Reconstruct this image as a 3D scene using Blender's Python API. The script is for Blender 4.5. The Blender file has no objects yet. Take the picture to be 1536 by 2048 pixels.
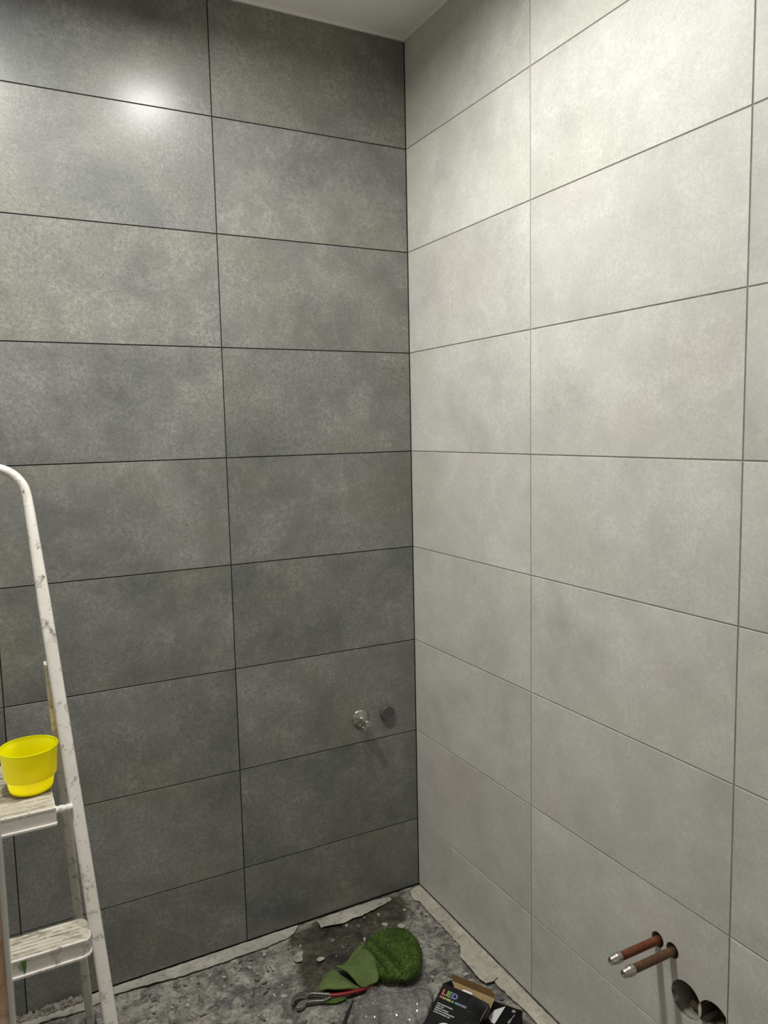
import bpy, bmesh, math, random
from mathutils import Vector, Matrix, noise
from mathutils.geometry import tessellate_polygon, delaunay_2d_cdt, intersect_point_line

random.seed(7)
S = bpy.context.scene
COL = S.collection

# ------------------------------------------------------------------ camera
CAM_LOC = Vector((-1.1988, -2.0963, 1.4986))
YAW, PITCH, ROLL, FPX = 0.4824, -0.1065, -0.0217, 1545.9
cd = bpy.data.cameras.new('camera')
cd.sensor_fit = 'VERTICAL'
cd.sensor_height = 36.0
cd.sensor_width = 27.0
cd.lens = FPX / 2048 * 36.0
cd.clip_start = 0.02
cd.dof.use_dof = True
cd.dof.focus_distance = 2.2
cd.dof.aperture_fstop = 7.8
cam = bpy.data.objects.new('camera', cd)
COL.objects.link(cam)
fw = Vector((math.sin(YAW) * math.cos(PITCH), math.cos(YAW) * math.cos(PITCH), math.sin(PITCH)))
rt0 = Vector((math.cos(YAW), -math.sin(YAW), 0))
up0 = rt0.cross(fw)
rt = math.cos(ROLL) * rt0 + math.sin(ROLL) * up0
up = -math.sin(ROLL) * rt0 + math.cos(ROLL) * up0
M = Matrix((rt, up, -fw)).transposed().to_4x4()
M.translation = CAM_LOC
cam.matrix_world = M
S.camera = cam

# ------------------------------------------------------------------ world + exposure
w = bpy.data.worlds.new('world')
S.world = w
w.use_nodes = True
w.node_tree.nodes['Background'].inputs[0].default_value = (0.5, 0.5, 0.5, 1)
w.node_tree.nodes['Background'].inputs[1].default_value = 0.0
S.view_settings.view_transform = 'Standard'
S.view_settings.look = 'None'
S.view_settings.gamma = 1.0
S.view_settings.use_curve_mapping = False
S.view_settings.exposure = 0.0

LAMP_POWER = (11.6, 20.5)      # watts of light, one per LED panel
LAMP_SPREAD = 168           # the panels' lenses throw a beam of this angle
LAMPS = [(-0.605, -0.73), (-1.195, -0.73)]      # the ceiling's LED panels
LAMP_R = 0.078
for (lx, ly), lw in zip(LAMPS, LAMP_POWER):
    ld = bpy.data.lights.new('led_panel_light', 'AREA')
    ld.shape = 'DISK'
    ld.size = 2 * LAMP_R
    ld.energy = lw
    ld.spread = math.radians(LAMP_SPREAD)
    ld.color = (1.0, 0.99, 0.945)
    lo = bpy.data.objects.new('led_panel_light', ld)
    COL.objects.link(lo)
    lo.location = (lx, ly, 2.6384 - 0.0095)

CEIL = 2.6384

# ------------------------------------------------------------------ material helpers
class NT:
    def __init__(self, name):
        self.m = bpy.data.materials.new(name)
        self.m.use_nodes = True
        self.t = self.m.node_tree
        self.b = self.t.nodes['Principled BSDF']
        self.out = self.t.nodes['Material Output']
    def n(self, typ, **kw):
        nd = self.t.nodes.new(typ)
        for k, v in kw.items():
            setattr(nd, k, v)
        return nd
    def l(self, a, b):
        self.t.links.new(a, b)
    def setv(self, **kw):
        for k, v in kw.items():
            self.b.inputs[k.replace('_', ' ')].default_value = v
    def coords(self, rnd=0.0, scale=(1, 1, 1)):
        tc = self.n('ShaderNodeTexCoord')
        mp = self.n('ShaderNodeMapping')
        mp.inputs['Scale'].default_value = scale
        self.l(tc.outputs['Object'], mp.inputs['Vector'])
        if rnd:
            oi = self.n('ShaderNodeObjectInfo')
            mu = self.n('ShaderNodeMath', operation='MULTIPLY')
            mu.inputs[1].default_value = rnd
            self.l(oi.outputs['Random'], mu.inputs[0])
            self.rnd = oi.outputs['Random']
            cx = self.n('ShaderNodeCombineXYZ')
            for i in range(3):
                self.l(mu.outputs[0], cx.inputs[i])
            self.l(cx.outputs[0], mp.inputs['Location'])
        return mp.outputs[0]
    def noise(self, vec, scale, detail=4, rough=0.55, dist=0.0):
        nd = self.n('ShaderNodeTexNoise')
        nd.inputs['Scale'].default_value = scale
        nd.inputs['Detail'].default_value = detail
        nd.inputs['Roughness'].default_value = rough
        nd.inputs['Distortion'].default_value = dist
        self.l(vec, nd.inputs['Vector'])
        return nd.outputs['Fac']
    def ramp(self, fac, stops, interp='LINEAR'):
        nd = self.n('ShaderNodeValToRGB')
        cr = nd.color_ramp
        cr.interpolation = interp
        while len(cr.elements) < len(stops):
            cr.elements.new(0.5)
        for e, (p, c) in zip(cr.elements, stops):
            e.position = p
            e.color = (c[0], c[1], c[2], 1) if isinstance(c, (tuple, list)) else (c, c, c, 1)
        self.l(fac, nd.inputs['Fac'])
        return nd.outputs['Color']
    def mix(self, fac, a, b, blend='MIX'):
        nd = self.n('ShaderNodeMix', data_type='RGBA', blend_type=blend)
        for sock, v in ((nd.inputs[0], fac), (nd.inputs[6], a), (nd.inputs[7], b)):
            if hasattr(v, 'is_linked') or hasattr(v, 'links'):
                self.l(v, sock)
            elif isinstance(v, (tuple, list)):
                sock.default_value = (*v[:3], 1)
            else:
                sock.default_value = v
        return nd.outputs[2]
    def bump(self, h, strength, dist):
        nd = self.n('ShaderNodeBump')
        nd.inputs['Strength'].default_value = strength
        nd.inputs['Distance'].default_value = dist
        self.l(h, nd.inputs['Height'])
        self.l(nd.outputs[0], self.b.inputs['Normal'])
    def base(self, c):
        self.l(c, self.b.inputs['Base Color'])

def plain(name, col, rough=0.5, metal=0.0, spec=None, var=0.0, vscale=30):
    k = NT(name)
    k.setv(Roughness=rough, Metallic=metal)
    if spec is not None:
        k.b.inputs['Specular IOR Level'].default_value = spec
    if var:
        v = k.coords()
        f = k.noise(v, vscale)
        a = tuple(c * (1 - var) for c in col); b = tuple(min(1, c * (1 + var)) for c in col)
        k.base(k.ramp(f, [(0.3, a), (0.7, b)]))
    else:
        k.b.inputs['Base Color'].default_value = (*col, 1)
    return k.m

def tile_material(name, dark, mid, light, warm, pink, rough, rvar, grain):
    k = NT(name)
    v = k.coords(rnd=37.0)
    big = k.noise(v, 3.2, 5, 0.6, 0.3)
    col = k.ramp(big, [(0.32, dark), (0.5, mid), (0.68, light)])
    w1 = k.noise(v, 2.1, 3, 0.55, 0.6)
    col = k.mix(k.ramp(w1, [(0.5, 0.0), (0.7, 0.75)]), col, warm)
    mp2 = k.n('ShaderNodeMapping'); mp2.inputs['Location'].default_value = (9.1, 4.2, 7.7)
    k.l(v, mp2.inputs['Vector'])
    w2 = k.noise(mp2.outputs[0], 2.6, 2, 0.5)
    col = k.mix(k.ramp(w2, [(0.56, 0.0), (0.76, 0.6)]), col, pink)
    # mottled patches of fine speckle
    fine = k.noise(v, 95, 6, 0.75, 0.2)
    mid_n = k.noise(v, 13, 5, 0.65, 0.4)
    area = k.ramp(mid_n, [(0.4, 0.25), (0.66, 1.0)])
    sp = k.ramp(fine, [(0.36, 1 - grain), (0.5, 1.0), (0.64, 1 + grain * 0.9)])
    spk = k.mix(area, (1, 1, 1), sp)
    col = k.mix(1.0, col, spk, 'MULTIPLY')
    grit = k.noise(v, 260, 3, 0.6)
    col = k.mix(1.0, col, k.ramp(grit, [(0.34, 1 - grain * 0.7), (0.5, 1.0), (0.68, 1 + grain * 0.7)]), 'MULTIPLY')
    md = k.ramp(mid_n, [(0.3, 1 - grain * 0.6), (0.7, 1 + grain * 0.5)])
    col = k.mix(1.0, col, md, 'MULTIPLY')
    # per-tile batch difference
    tv = k.ramp(k.rnd, [(0.0, 0.965), (1.0, 1.035)])
    col = k.mix(1.0, col, tv, 'MULTIPLY')
    k.base(col)
    rr = k.n('ShaderNodeMapRange')
    rr.inputs['From Min'].default_value = 0.3; rr.inputs['From Max'].default_value = 0.7
    rr.inputs['To Min'].default_value = rough - rvar; rr.inputs['To Max'].default_value = rough + rvar
    k.l(mid_n, rr.inputs['Value']); k.l(rr.outputs[0], k.b.inputs['Roughness'])
    k.bump(fine, 0.10, 0.0012)
    return k.m

MAT = {}
MAT['tile_dark'] = tile_material('anthracite_tile', (0.118, 0.121, 0.119), (0.174, 0.176, 0.164), (0.228, 0.229, 0.211),
                                 (0.203, 0.200, 0.154), (0.180, 0.164, 0.158), 0.56, 0.06, 0.31)
_b = MAT['tile_dark'].node_tree.nodes['Principled BSDF']
_b.inputs['Coat Weight'].default_value = 0.5
_b.inputs['Coat Roughness'].default_value = 0.25
_b.inputs['Specular IOR Level'].default_value = 0.6
MAT['tile_light'] = tile_material('pale_grey_tile', (0.47, 0.468, 0.43), (0.575, 0.573, 0.533), (0.645, 0.643, 0.60),
                                  (0.555, 0.562, 0.49), (0.60, 0.535, 0.518), 0.5, 0.06, 0.11)
MAT['grout_dark'] = plain('dark_joint', (0.012, 0.011, 0.010), 0.9)
MAT['grout_light'] = plain('grey_joint', (0.30, 0.285, 0.25), 0.9, var=0.2)
MAT['plaster'] = plain('painted_plaster', (0.58, 0.57, 0.54), 0.8, var=0.05, vscale=6)
MAT['ceiling'] = plain('ceiling_paint', (0.90, 0.88, 0.845), 0.75, var=0.02, vscale=8)
MAT['bead'] = plain('white_bead', (0.86, 0.84, 0.80), 0.5)
MAT['chrome'] = plain('chrome', (0.58, 0.57, 0.55), 0.13, 1.0)
MAT['dull_chrome'] = plain('dull_chrome', (0.60, 0.58, 0.56), 0.32, 1.0, var=0.2, vscale=120)
MAT['steel'] = plain('dark_steel', (0.20, 0.19, 0.18), 0.42, 0.8, var=0.35, vscale=180)
MAT['steel_bright'] = plain('worn_steel', (0.42, 0.41, 0.39), 0.38, 0.9, var=0.3, vscale=200)
MAT['grey_plastic'] = plain('grey_plastic', (0.085, 0.085, 0.083), 0.45)
MAT['hole'] = plain('raw_masonry', (0.085, 0.062, 0.040), 0.95, var=0.6, vscale=45)
MAT['red'] = plain('red_grip', (0.20, 0.008, 0.012), 0.42)
MAT['yellow'] = plain('yellow_plastic', (0.95, 0.82, 0.0), 0.33, var=0.04, vscale=20)
_b = MAT['yellow'].node_tree.nodes['Principled BSDF']
_b.inputs['Subsurface Weight'].default_value = 0.9
_b.inputs['Subsurface Radius'].default_value = (1.0, 0.9, 0.05)
_b.inputs['Subsurface Scale'].default_value = 0.012
_b.inputs['Specular IOR Level'].default_value = 0.3
MAT['black_card'] = plain('black_printed_card', (0.0035, 0.0035, 0.0035), 0.5, 0.0, 0.16)
MAT['card'] = plain('brown_cardboard', (0.34, 0.235, 0.115), 0.8, var=0.1, vscale=40)
MAT['card_dark'] = plain('brown_flap_card', (0.20, 0.115, 0.040), 0.8, var=0.1, vscale=40)
MAT['white_paper'] = plain('white_paper', (0.78, 0.77, 0.76), 0.6)
MAT['print_white'] = plain('white_print', (0.72, 0.72, 0.70), 0.5)
MAT['print_grey'] = plain('grey_print', (0.36, 0.35, 0.34), 0.5, var=0.25, vscale=50)
MAT['shade_strip'] = plain('shade_strip', (0.012, 0.011, 0.009), 0.6)  # near-black colour that paints the paper edge's shade on the floor
MAT['green_paint'] = plain('green_paint', (0.06, 0.20, 0.03), 0.5)
for nm, c in (('pr_red', (0.72, 0.16, 0.08)), ('pr_green', (0.24, 0.42, 0.10)), ('pr_blue', (0.22, 0.20, 0.55)),
              ('pr_red_d', (0.42, 0.07, 0.03)), ('pr_green_d', (0.06, 0.14, 0.05)), ('pr_blue_d', (0.05, 0.04, 0.20))):
    MAT[nm] = plain(nm + '_ink', c, 0.5)

def spectrum_material():
    k = NT('spectrum_ink')
    tc = k.n('ShaderNodeTexCoord'); sx = k.n('ShaderNodeSeparateXYZ')
    k.l(tc.outputs['Object'], sx.inputs[0])
    mr = k.n('ShaderNodeMapRange')
    mr.inputs['From Min'].default_value = 0.0; mr.inputs['From Max'].default_value = 0.076
    k.l(sx.outputs[0], mr.inputs['Value'])
    k.base(k.ramp(mr.outputs[0], [(0.0, (0.6, 0.16, 0.10)), (0.14, (0.66, 0.5, 0.16)), (0.34, (0.45, 0.55, 0.12)),
                                  (0.52, (0.18, 0.40, 0.28)), (0.70, (0.14, 0.28, 0.36)), (1.0, (0.46, 0.25, 0.42))]))
    k.setv(Roughness=0.5)
    return k.m
MAT['spectrum'] = spectrum_material()

def copper_material(name, a, b):
    k = NT(name)
    v = k.coords(scale=(1, 1, 1))
    f = k.noise(v, 60, 5, 0.7)
    k.base(k.ramp(f, [(0.3, a), (0.7, b)]))
    k.setv(Roughness=0.45, Metallic=0.55)
    k.bump(f, 0.15, 0.001)
    return k.m
MAT['copper'] = copper_material('copper', (0.13, 0.036, 0.018), (0.30, 0.105, 0.055))
MAT['copper_dull'] = copper_material('dull_copper', (0.10, 0.046, 0.024), (0.22, 0.12, 0.068))

def ladder_paint():
    k = NT('chipped_white_paint')
    v = k.coords()
    chips = k.noise(v, 34, 7, 0.72, 0.6)
    smear = k.noise(v, 9, 5, 0.65, 0.5)
    tiny = k.noise(v, 130, 4, 0.7)
    col = k.ramp(smear, [(0.35, (0.66, 0.63, 0.575)), (0.6, (0.74, 0.715, 0.665))])
    col = k.mix(k.ramp(smear, [(0.60, 0.0), (0.72, 0.55)]), col, (0.52, 0.47, 0.38))
    col = k.mix(k.ramp(chips, [(0.56, 0.0), (0.59, 0.75)]), col, (0.40, 0.375, 0.33))
    col = k.mix(k.ramp(chips, [(0.64, 0.0), (0.655, 1.0)]), col, (0.12, 0.105, 0.09))
    col = k.mix(k.ramp(tiny, [(0.65, 0.0), (0.68, 0.8)]), col, (0.20, 0.18, 0.16))
    k.base(col)
    k.setv(Roughness=0.42)
    k.bump(chips, 0.25, 0.002)
    return k.m
MAT['ladder'] = ladder_paint()

def tread_paint():
    k = NT('dirty_tread_paint')
    v = k.coords(scale=(0.35, 1, 1))
    f = k.noise(v, 60, 6, 0.7, 0.5)
    g = k.noise(v, 14, 4, 0.6)
    col = k.ramp(g, [(0.3, (0.44, 0.40, 0.315)), (0.7, (0.60, 0.565, 0.47))])
    col = k.mix(k.ramp(f, [(0.50, 0.0), (0.64, 0.85)]), col, (0.16, 0.14, 0.11))
    k.base(col); k.setv(Roughness=0.65)
    k.bump(f, 0.3, 0.002)
    return k.m
MAT['tread'] = tread_paint()

def floor_material():
    k = NT('smeared_screed')
    v = k.coords()
    big = k.noise(v, 4.5, 6, 0.62, 0.7)
    mid_n = k.noise(v, 17, 8, 0.72, 1.1)
    fine = k.noise(v, 85, 8, 0.75, 0.6)
    vor = k.n('ShaderNodeTexVoronoi'); vor.inputs['Scale'].default_value = 62
    k.l(v, vor.inputs['Vector'])
    vor2 = k.n('ShaderNodeTexVoronoi'); vor2.inputs['Scale'].default_value = 27
    k.l(v, vor2.inputs['Vector'])
    col = k.ramp(mid_n, [(0.32, (0.050, 0.049, 0.046)), (0.44, (0.135, 0.130, 0.118)), (0.56, (0.26, 0.25, 0.22)), (0.7, (0.42, 0.40, 0.355))])
    col = k.mix(k.ramp(big, [(0.46, 0.0), (0.62, 0.6)]), col, (0.29, 0.27, 0.225))
    bw0 = k.n('ShaderNodeRGBToBW'); k.l(vor.outputs['Color'], bw0.inputs[0])
    col = k.mix(0.30, col, k.ramp(bw0.outputs[0], [(0.0, 0.25), (1.0, 0.75)]), 'SOFT_LIGHT')
    bw = k.n('ShaderNodeRGBToBW'); k.l(vor2.outputs['Color'], bw.inputs[0])
    patch = k.noise(v, 7.5, 4, 0.6, 1.4)
    col = k.mix(k.ramp(patch, [(0.50, 0.0), (0.60, 0.62)]), col, (0.062, 0.062, 0.062))
    col = k.mix(k.ramp(bw.outputs[0], [(0.70, 0.0), (0.74, 0.35)]), col, (0.40, 0.38, 0.335))
    fr = k.ramp(fine, [(0.32, 0.45), (0.5, 1.15), (0.68, 1.75)])
    col = k.mix(0.85, col, fr, 'MULTIPLY')
    rg = k.n('ShaderNodeTexNoise', noise_type='RIDGED_MULTIFRACTAL')
    rg.inputs['Scale'].default_value = 16; rg.inputs['Detail'].default_value = 6; rg.inputs['Roughness'].default_value = 0.62; rg.inputs['Distortion'].default_value = 0.8
    k.l(v, rg.inputs['Vector'])
    col = k.mix(k.ramp(rg.outputs['Fac'], [(0.55, 0.0), (0.95, 0.55)]), col, (0.40, 0.38, 0.33))
    dk = k.noise(v, 31, 6, 0.7, 1.6)
    col = k.mix(k.ramp(dk, [(0.57, 0.0), (0.64, 0.7)]), col, (0.055, 0.052, 0.047))
    at = k.n('ShaderNodeAttribute', attribute_name='wet')
    wet = k.mix(1.0, col, (0.26, 0.24, 0.195), 'MULTIPLY')
    fm = k.n('ShaderNodeMath', operation='MULTIPLY_ADD')
    k.l(mid_n, fm.inputs[0]); fm.inputs[1].default_value = 0.9; 
    k.l(at.outputs['Fac'], fm.inputs[2])
    wm = k.ramp(fm.outputs[0], [(0.80, 0.0), (1.02, 1.0)])
    col = k.mix(wm, col, wet)
    k.base(col)
    rr = k.ramp(wm, [(0.0, 0.8), (1.0, 0.42)])
    k.l(rr, k.b.inputs['Roughness'])
    hs = k.n('ShaderNodeMath', operation='ADD')
    k.l(mid_n, hs.inputs[0]); k.l(fine, hs.inputs[1])
    k.bump(hs.outputs[0], 0.55, 0.005)
    return k.m
MAT['floor'] = floor_material()

def paper_material(name, a, b, c):
    k = NT(name)
    v = k.coords()
    f = k.noise(v, 22, 7, 0.7, 0.6)
    g = k.noise(v, 70, 6, 0.72, 0.4)
    col = k.ramp(f, [(0.3, a), (0.65, b)])
    col = k.mix(k.ramp(g, [(0.54, 0.0), (0.66, 0.75)]), col, c)
    h = k.noise(v, 9, 4, 0.6, 0.8)
    col = k.mix(1.0, col, k.ramp(h, [(0.35, 0.72), (0.65, 1.08)]), 'MULTIPLY')
    k.base(col); k.setv(Roughness=0.85)
    k.bump(f, 0.3, 0.003)
    return k.m
MAT['paper'] = paper_material('grubby_paper', (0.42, 0.385, 0.31), (0.53, 0.495, 0.405), (0.22, 0.20, 0.165))
MAT['paper_grey'] = paper_material('grubby_grey_strip', (0.36, 0.345, 0.30), (0.46, 0.44, 0.38), (0.17, 0.155, 0.13))
MAT['mortar'] = paper_material('crumbly_mortar', (0.12, 0.108, 0.092), (0.42, 0.39, 0.34), (0.06, 0.055, 0.046))
MAT['brick'] = paper_material('bare_brick', (0.80, 0.36, 0.18), (0.92, 0.72, 0.55), (0.45, 0.18, 0.09))
MAT['flake'] = plain('plaster_flake', (0.36, 0.34, 0.295), 0.85, var=0.4, vscale=25)
MAT['flake_dark'] = plain('dark_flake', (0.13, 0.125, 0.115), 0.85, var=0.4, vscale=60)

def towel_material(name, a, b, sc):
    k = NT(name)
    v = k.coords()
    f = k.noise(v, sc, 6, 0.7)
    g = k.noise(v, 16, 4, 0.6)
    col = k.ramp(f, [(0.3, a), (0.7, b)])
    col = k.mix(1.0, col, k.ramp(g, [(0.3, 0.72), (0.7, 1.15)]), 'MULTIPLY')
    k.base(col); k.setv(Roughness=0.95)
    k.b.inputs['Specular IOR Level'].default_value = 0.1
    k.bump(f, 0.5, 0.002)
    return k.m
MAT['terry'] = towel_material('green_terry', (0.050, 0.088, 0.018), (0.120, 0.178, 0.046), 120)
MAT['towel'] = towel_material('green_towel_back', (0.098, 0.140, 0.046), (0.142, 0.190, 0.070), 160)

def film_material():
    k = NT('clear_plastic_film')
    tr = k.n('ShaderNodeBsdfTransparent'); tr.inputs[0].default_value = (0.97, 0.97, 0.97, 1)
    gl = k.n('ShaderNodeBsdfGlossy'); gl.inputs['Roughness'].default_value = 0.09
    df = k.n('ShaderNodeBsdfDiffuse'); df.inputs[0].default_value = (0.85, 0.85, 0.82, 1)
    m1 = k.n('ShaderNodeMixShader'); m1.inputs[0].default_value = 0.10
    k.l(tr.outputs[0], m1.inputs[1]); k.l(df.outputs[0], m1.inputs[2])
    fr = k.n('ShaderNodeFresnel'); fr.inputs[0].default_value = 1.5
    m2 = k.n('ShaderNodeMixShader')
    k.l(fr.outputs[0], m2.inputs[0])
    k.l(m1.outputs[0], m2.inputs[1]); k.l(gl.outputs[0], m2.inputs[2])
    k.l(m2.outputs[0], k.out.inputs['Surface'])
    return k.m
MAT['film'] = film_material()

def emit_material(strength):
    k = NT('lit_diffuser')
    k.setv(Roughness=0.5)
    k.b.inputs['Base Color'].default_value = (0.9, 0.9, 0.9, 1)
    k.b.inputs['Emission Color'].default_value = (1.0, 0.968, 0.905, 1)
    k.b.inputs['Emission Strength'].default_value = strength
    return k.m
MAT['lamp'] = emit_material(2.0)

# ------------------------------------------------------------------ object helpers
def mesh_from(name, verts, faces):
    me = bpy.data.meshes.new(name)
    me.from_pydata([tuple(v) for v in verts], [], faces)
    me.update()
    return me

def link(name, me, mat, parent=None, smooth=False, loc=None):
    o = bpy.data.objects.new(name, me)
    COL.objects.link(o)
    if mat is not None and me is not None and not me.materials:
        for m in (mat if isinstance(mat, list) else [mat]):
            me.materials.append(MAT[m])
    if smooth:
        for p in me.polygons:
            p.use_smooth = True
    if parent is not None:
        o.parent = parent
    if loc is not None:
        o.location = loc
    return o

def bm_mesh(name, bm, fix=True):
    if fix:
        bmesh.ops.recalc_face_normals(bm, faces=bm.faces)
    for e in bm.edges:
        if len(e.link_faces) == 2 and e.calc_face_angle(0) > 0.72:
            e.smooth = False
    me = bpy.data.meshes.new(name)
    bm.to_mesh(me); bm.free()
    return me

def tag(o, label, cat, group=None):
    o['label'] = label; o['category'] = cat
    if group:
        o['group'] = group
    return o

def struct(o):
    o['kind'] = 'structure'
    return o

def empty(name, loc=(0, 0, 0)):
    o = bpy.data.objects.new(name, None)
    o.empty_display_size = 0.05
    COL.objects.link(o)
    o.location = loc
    return o

def add_box(bm, lo, hi):
    vs = [bm.verts.new((x, y, z)) for z in (lo[2], hi[2]) for y in (lo[1], hi[1]) for x in (lo[0], hi[0])]
    for f in ((0, 2, 3, 1), (4, 5, 7, 6), (0, 1, 5, 4), (2, 6, 7, 3), (0, 4, 6, 2), (1, 3, 7, 5)):
        bm.faces.new([vs[i] for i in f])
    return vs

def box_mesh(name, lo, hi, bev=0.0, seg=2):
    bm = bmesh.new()
    add_box(bm, lo, hi)
    if bev:
        bmesh.ops.bevel(bm, geom=list(bm.edges), offset=bev, segments=seg, affect='EDGES', profile=0.6)
    return bm_mesh(name, bm)

def lathe(name, prof, seg=32, axis='Z', caps=False):
    """prof: list of (r, h); axis direction of h"""
    bm = bmesh.new()
    rings = []
    for r, h in prof:
        ring = []
        for i in range(seg):
            a = 2 * math.pi * i / seg
            p = (r * math.cos(a), r * math.sin(a), h)
            if axis == '-Y':
                p = (p[0], -h, p[1])
            elif axis == '-X':
                p = (-h, p[0], p[1])
            elif axis == '-Z':
                p = (p[0], p[1], -h)
            ring.append(bm.verts.new(p))
        rings.append(ring)
    for a, b in zip(rings, rings[1:]):
        for i in range(seg):
            j = (i + 1) % seg
            bm.faces.new((a[i], a[j], b[j], b[i]))
    if caps:
        bm.faces.new(rings[0]); bm.faces.new(rings[-1])
    bmesh.ops.remove_doubles(bm, verts=bm.verts, dist=1e-6)
    return bm_mesh(name, bm)

def sweep(name, path, sect, ref=(0, 1, 0), cap=True):
    """path: points; sect: fn(i, t)->list of (u, v); u along side, v along ref-ish"""
    bm = bmesh.new()
    P = [Vector(p) for p in path]
    rings = []
    n = len(P)
    for i, p in enumerate(P):
        d = (P[min(i + 1, n - 1)] - P[max(i - 1, 0)]).normalized()
        r = Vector(ref)
        v = (r - d * r.dot(d)).normalized()
        u = d.cross(v).normalized()
        rings.append([bm.verts.new(p + u * a + v * b) for a, b in sect(i, i / (n - 1))])
    m = len(rings[0])
    for a, b in zip(rings, rings[1:]):
        for i in range(m):
            j = (i + 1) % m
            bm.faces.new((a[i], a[j], b[j], b[i]))
    if cap:
        bm.faces.new(rings[0]); bm.faces.new(rings[-1])
    return bm_mesh(name, bm)

def rrect(wu, wv, r, seg=3):
    pts = []
    for cx, cy, a0 in ((wu / 2 - r, wv / 2 - r, 0), (-wu / 2 + r, wv / 2 - r, 90), (-wu / 2 + r, -wv / 2 + r, 180), (wu / 2 - r, -wv / 2 + r, 270)):
        for k in range(seg + 1):
            a = math.radians(a0 + 90 * k / seg)
            pts.append((cx + r * math.cos(a), cy + r * math.sin(a)))
    return pts

def circ(r, seg=12):
    return [(r * math.cos(2 * math.pi * k / seg), r * math.sin(2 * math.pi * k / seg)) for k in range(seg)]

def prism(name, outline, z0, z1, bev=0.0, mat4=None):
    bm = bmesh.new()
    bot = [bm.verts.new((x, y, z0)) for x, y in outline]
    top = [bm.verts.new((x, y, z1)) for x, y in outline]
    n = len(outline)
    bm.faces.new(bot[::-1]); bm.faces.new(top)
    for i in range(n):
        j = (i + 1) % n
        bm.faces.new((bot[i], bot[j], top[j], top[i]))
    bmesh.ops.recalc_face_normals(bm, faces=bm.faces)
    if bev:
        es = [e for e in bm.edges if abs(e.verts[0].co.z - e.verts[1].co.z) < 1e-7]
        bmesh.ops.bevel(bm, geom=es, offset=bev, segments=2, affect='EDGES', profile=0.6)
    if mat4 is not None:
        bmesh.ops.transform(bm, matrix=mat4, verts=bm.verts)
    return bm_mesh(name, bm)

def catmull(pts, sub=4, closed=True):
    P = [Vector(p) for p in pts]
    n = len(P); out = []
    rng = range(n) if closed else range(n - 1)
    for i in rng:
        p0 = P[(i - 1) % n] if closed or i > 0 else P[i]
        p1 = P[i]; p2 = P[(i + 1) % n]
        p3 = P[(i + 2) % n] if closed or i + 2 < n else P[(i + 1) % n]
        for k in range(sub):
            t = k / sub
            out.append(0.5 * ((2 * p1) + (-p0 + p2) * t + (2 * p0 - 5 * p1 + 4 * p2 - p3) * t * t + (-p0 + 3 * p1 - 3 * p2 + p3) * t ** 3))
    if not closed:
        out.append(P[-1])
    return out

def inside(pt, poly):
    x, y = pt[0], pt[1]; c = False
    j = len(poly) - 1
    for i in range(len(poly)):
        xi, yi = poly[i][0], poly[i][1]; xj, yj = poly[j][0], poly[j][1]
        if (yi > y) != (yj > y) and x < (xj - xi) * (y - yi) / (yj - yi) + xi:
            c = not c
        j = i
    return c

def edge_dist(pt, poly):
    p = Vector((pt[0], pt[1])); best = 9
    for i in range(len(poly)):
        a = Vector(poly[i][:2]); b = Vector(poly[(i + 1) % len(poly)][:2])
        ab = b - a
        t = max(0, min(1, (p - a).dot(ab) / max(ab.length_squared, 1e-12)))
        best = min(best, (p - a - ab * t).length)
    return best

def sheet(name, outline, step, thick, zfun):
    """thin closed sheet: outline of 2D/3D points, interior triangulated, zfun(x, y, d, zb) -> top z"""
    poly = [Vector(p) for p in outline]
    xs = [p[0] for p in poly]; ys = [p[1] for p in poly]
    pts = [Vector(p[:2]) for p in poly]
    nb = len(pts)
    y = min(ys)
    row = 0
    while y < max(ys):
        x = min(xs) + (row % 2) * step / 2
        while x < max(xs):
            if inside((x, y), poly) and edge_dist((x, y), poly) > step * 0.45:
                pts.append(Vector((x, y)))
            x += step
        y += step * 0.87; row += 1
    res = delaunay_2d_cdt(pts, [], [list(range(nb))], 1, 1e-6)
    v2, faces = res[0], res[2]
    def zb(p):
        if len(poly[0]) < 3:
            return 0.0
        s = ws = 0.0
        for q in poly:
            d2 = (p[0] - q[0]) ** 2 + (p[1] - q[1]) ** 2 + 1e-7
            s += q[2] / d2 ** 1.5; ws += 1 / d2 ** 1.5
        return s / ws
    top = []
    for p in v2:
        d = edge_dist(p, poly)
        top.append((p[0], p[1], zfun(p[0], p[1], d, zb(p))))
    bm = bmesh.new()
    tv = [bm.verts.new(p) for p in top]
    fs = []
    for f in faces:
        try:
            fs.append(bm.faces.new([tv[i] for i in f]))
        except ValueError:
            pass
    bmesh.ops.recalc_face_normals(bm, faces=bm.faces)
    if sum(f.normal.z for f in bm.faces) < 0:
        bmesh.ops.reverse_faces(bm, faces=bm.faces)
    if thick:
        be = [e for e in bm.edges if len(e.link_faces) == 1]
        bv = {v: bm.verts.new((v.co.x, v.co.y, v.co.z - thick)) for v in list(bm.verts)}
        for f in list(bm.faces):
            bm.faces.new([bv[v] for v in reversed(f.verts)])
        for e in be:
            a, b = e.verts
            bm.faces.new((a, b, bv[b], bv[a]))
        bmesh.ops.recalc_face_normals(bm, faces=bm.faces)
    return bm_mesh(name, bm, False)

def text_mesh(txt, size, bold_offset=0.0, extrude=0.0, align='LEFT'):
    cu = bpy.data.curves.new('lettering', 'FONT')
    cu.body = txt; cu.size = size; cu.offset = bold_offset; cu.extrude = extrude
    cu.align_x = align
    cu.resolution_u = 3
    o = bpy.data.objects.new('lettering_source', cu)
    COL.objects.link(o)
    dg = bpy.context.evaluated_depsgraph_get()
    me = bpy.data.meshes.new_from_object(o.evaluated_get(dg))
    bpy.data.objects.remove(o)
    bpy.data.curves.remove(cu)
    me.materials.clear()
    return me

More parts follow.
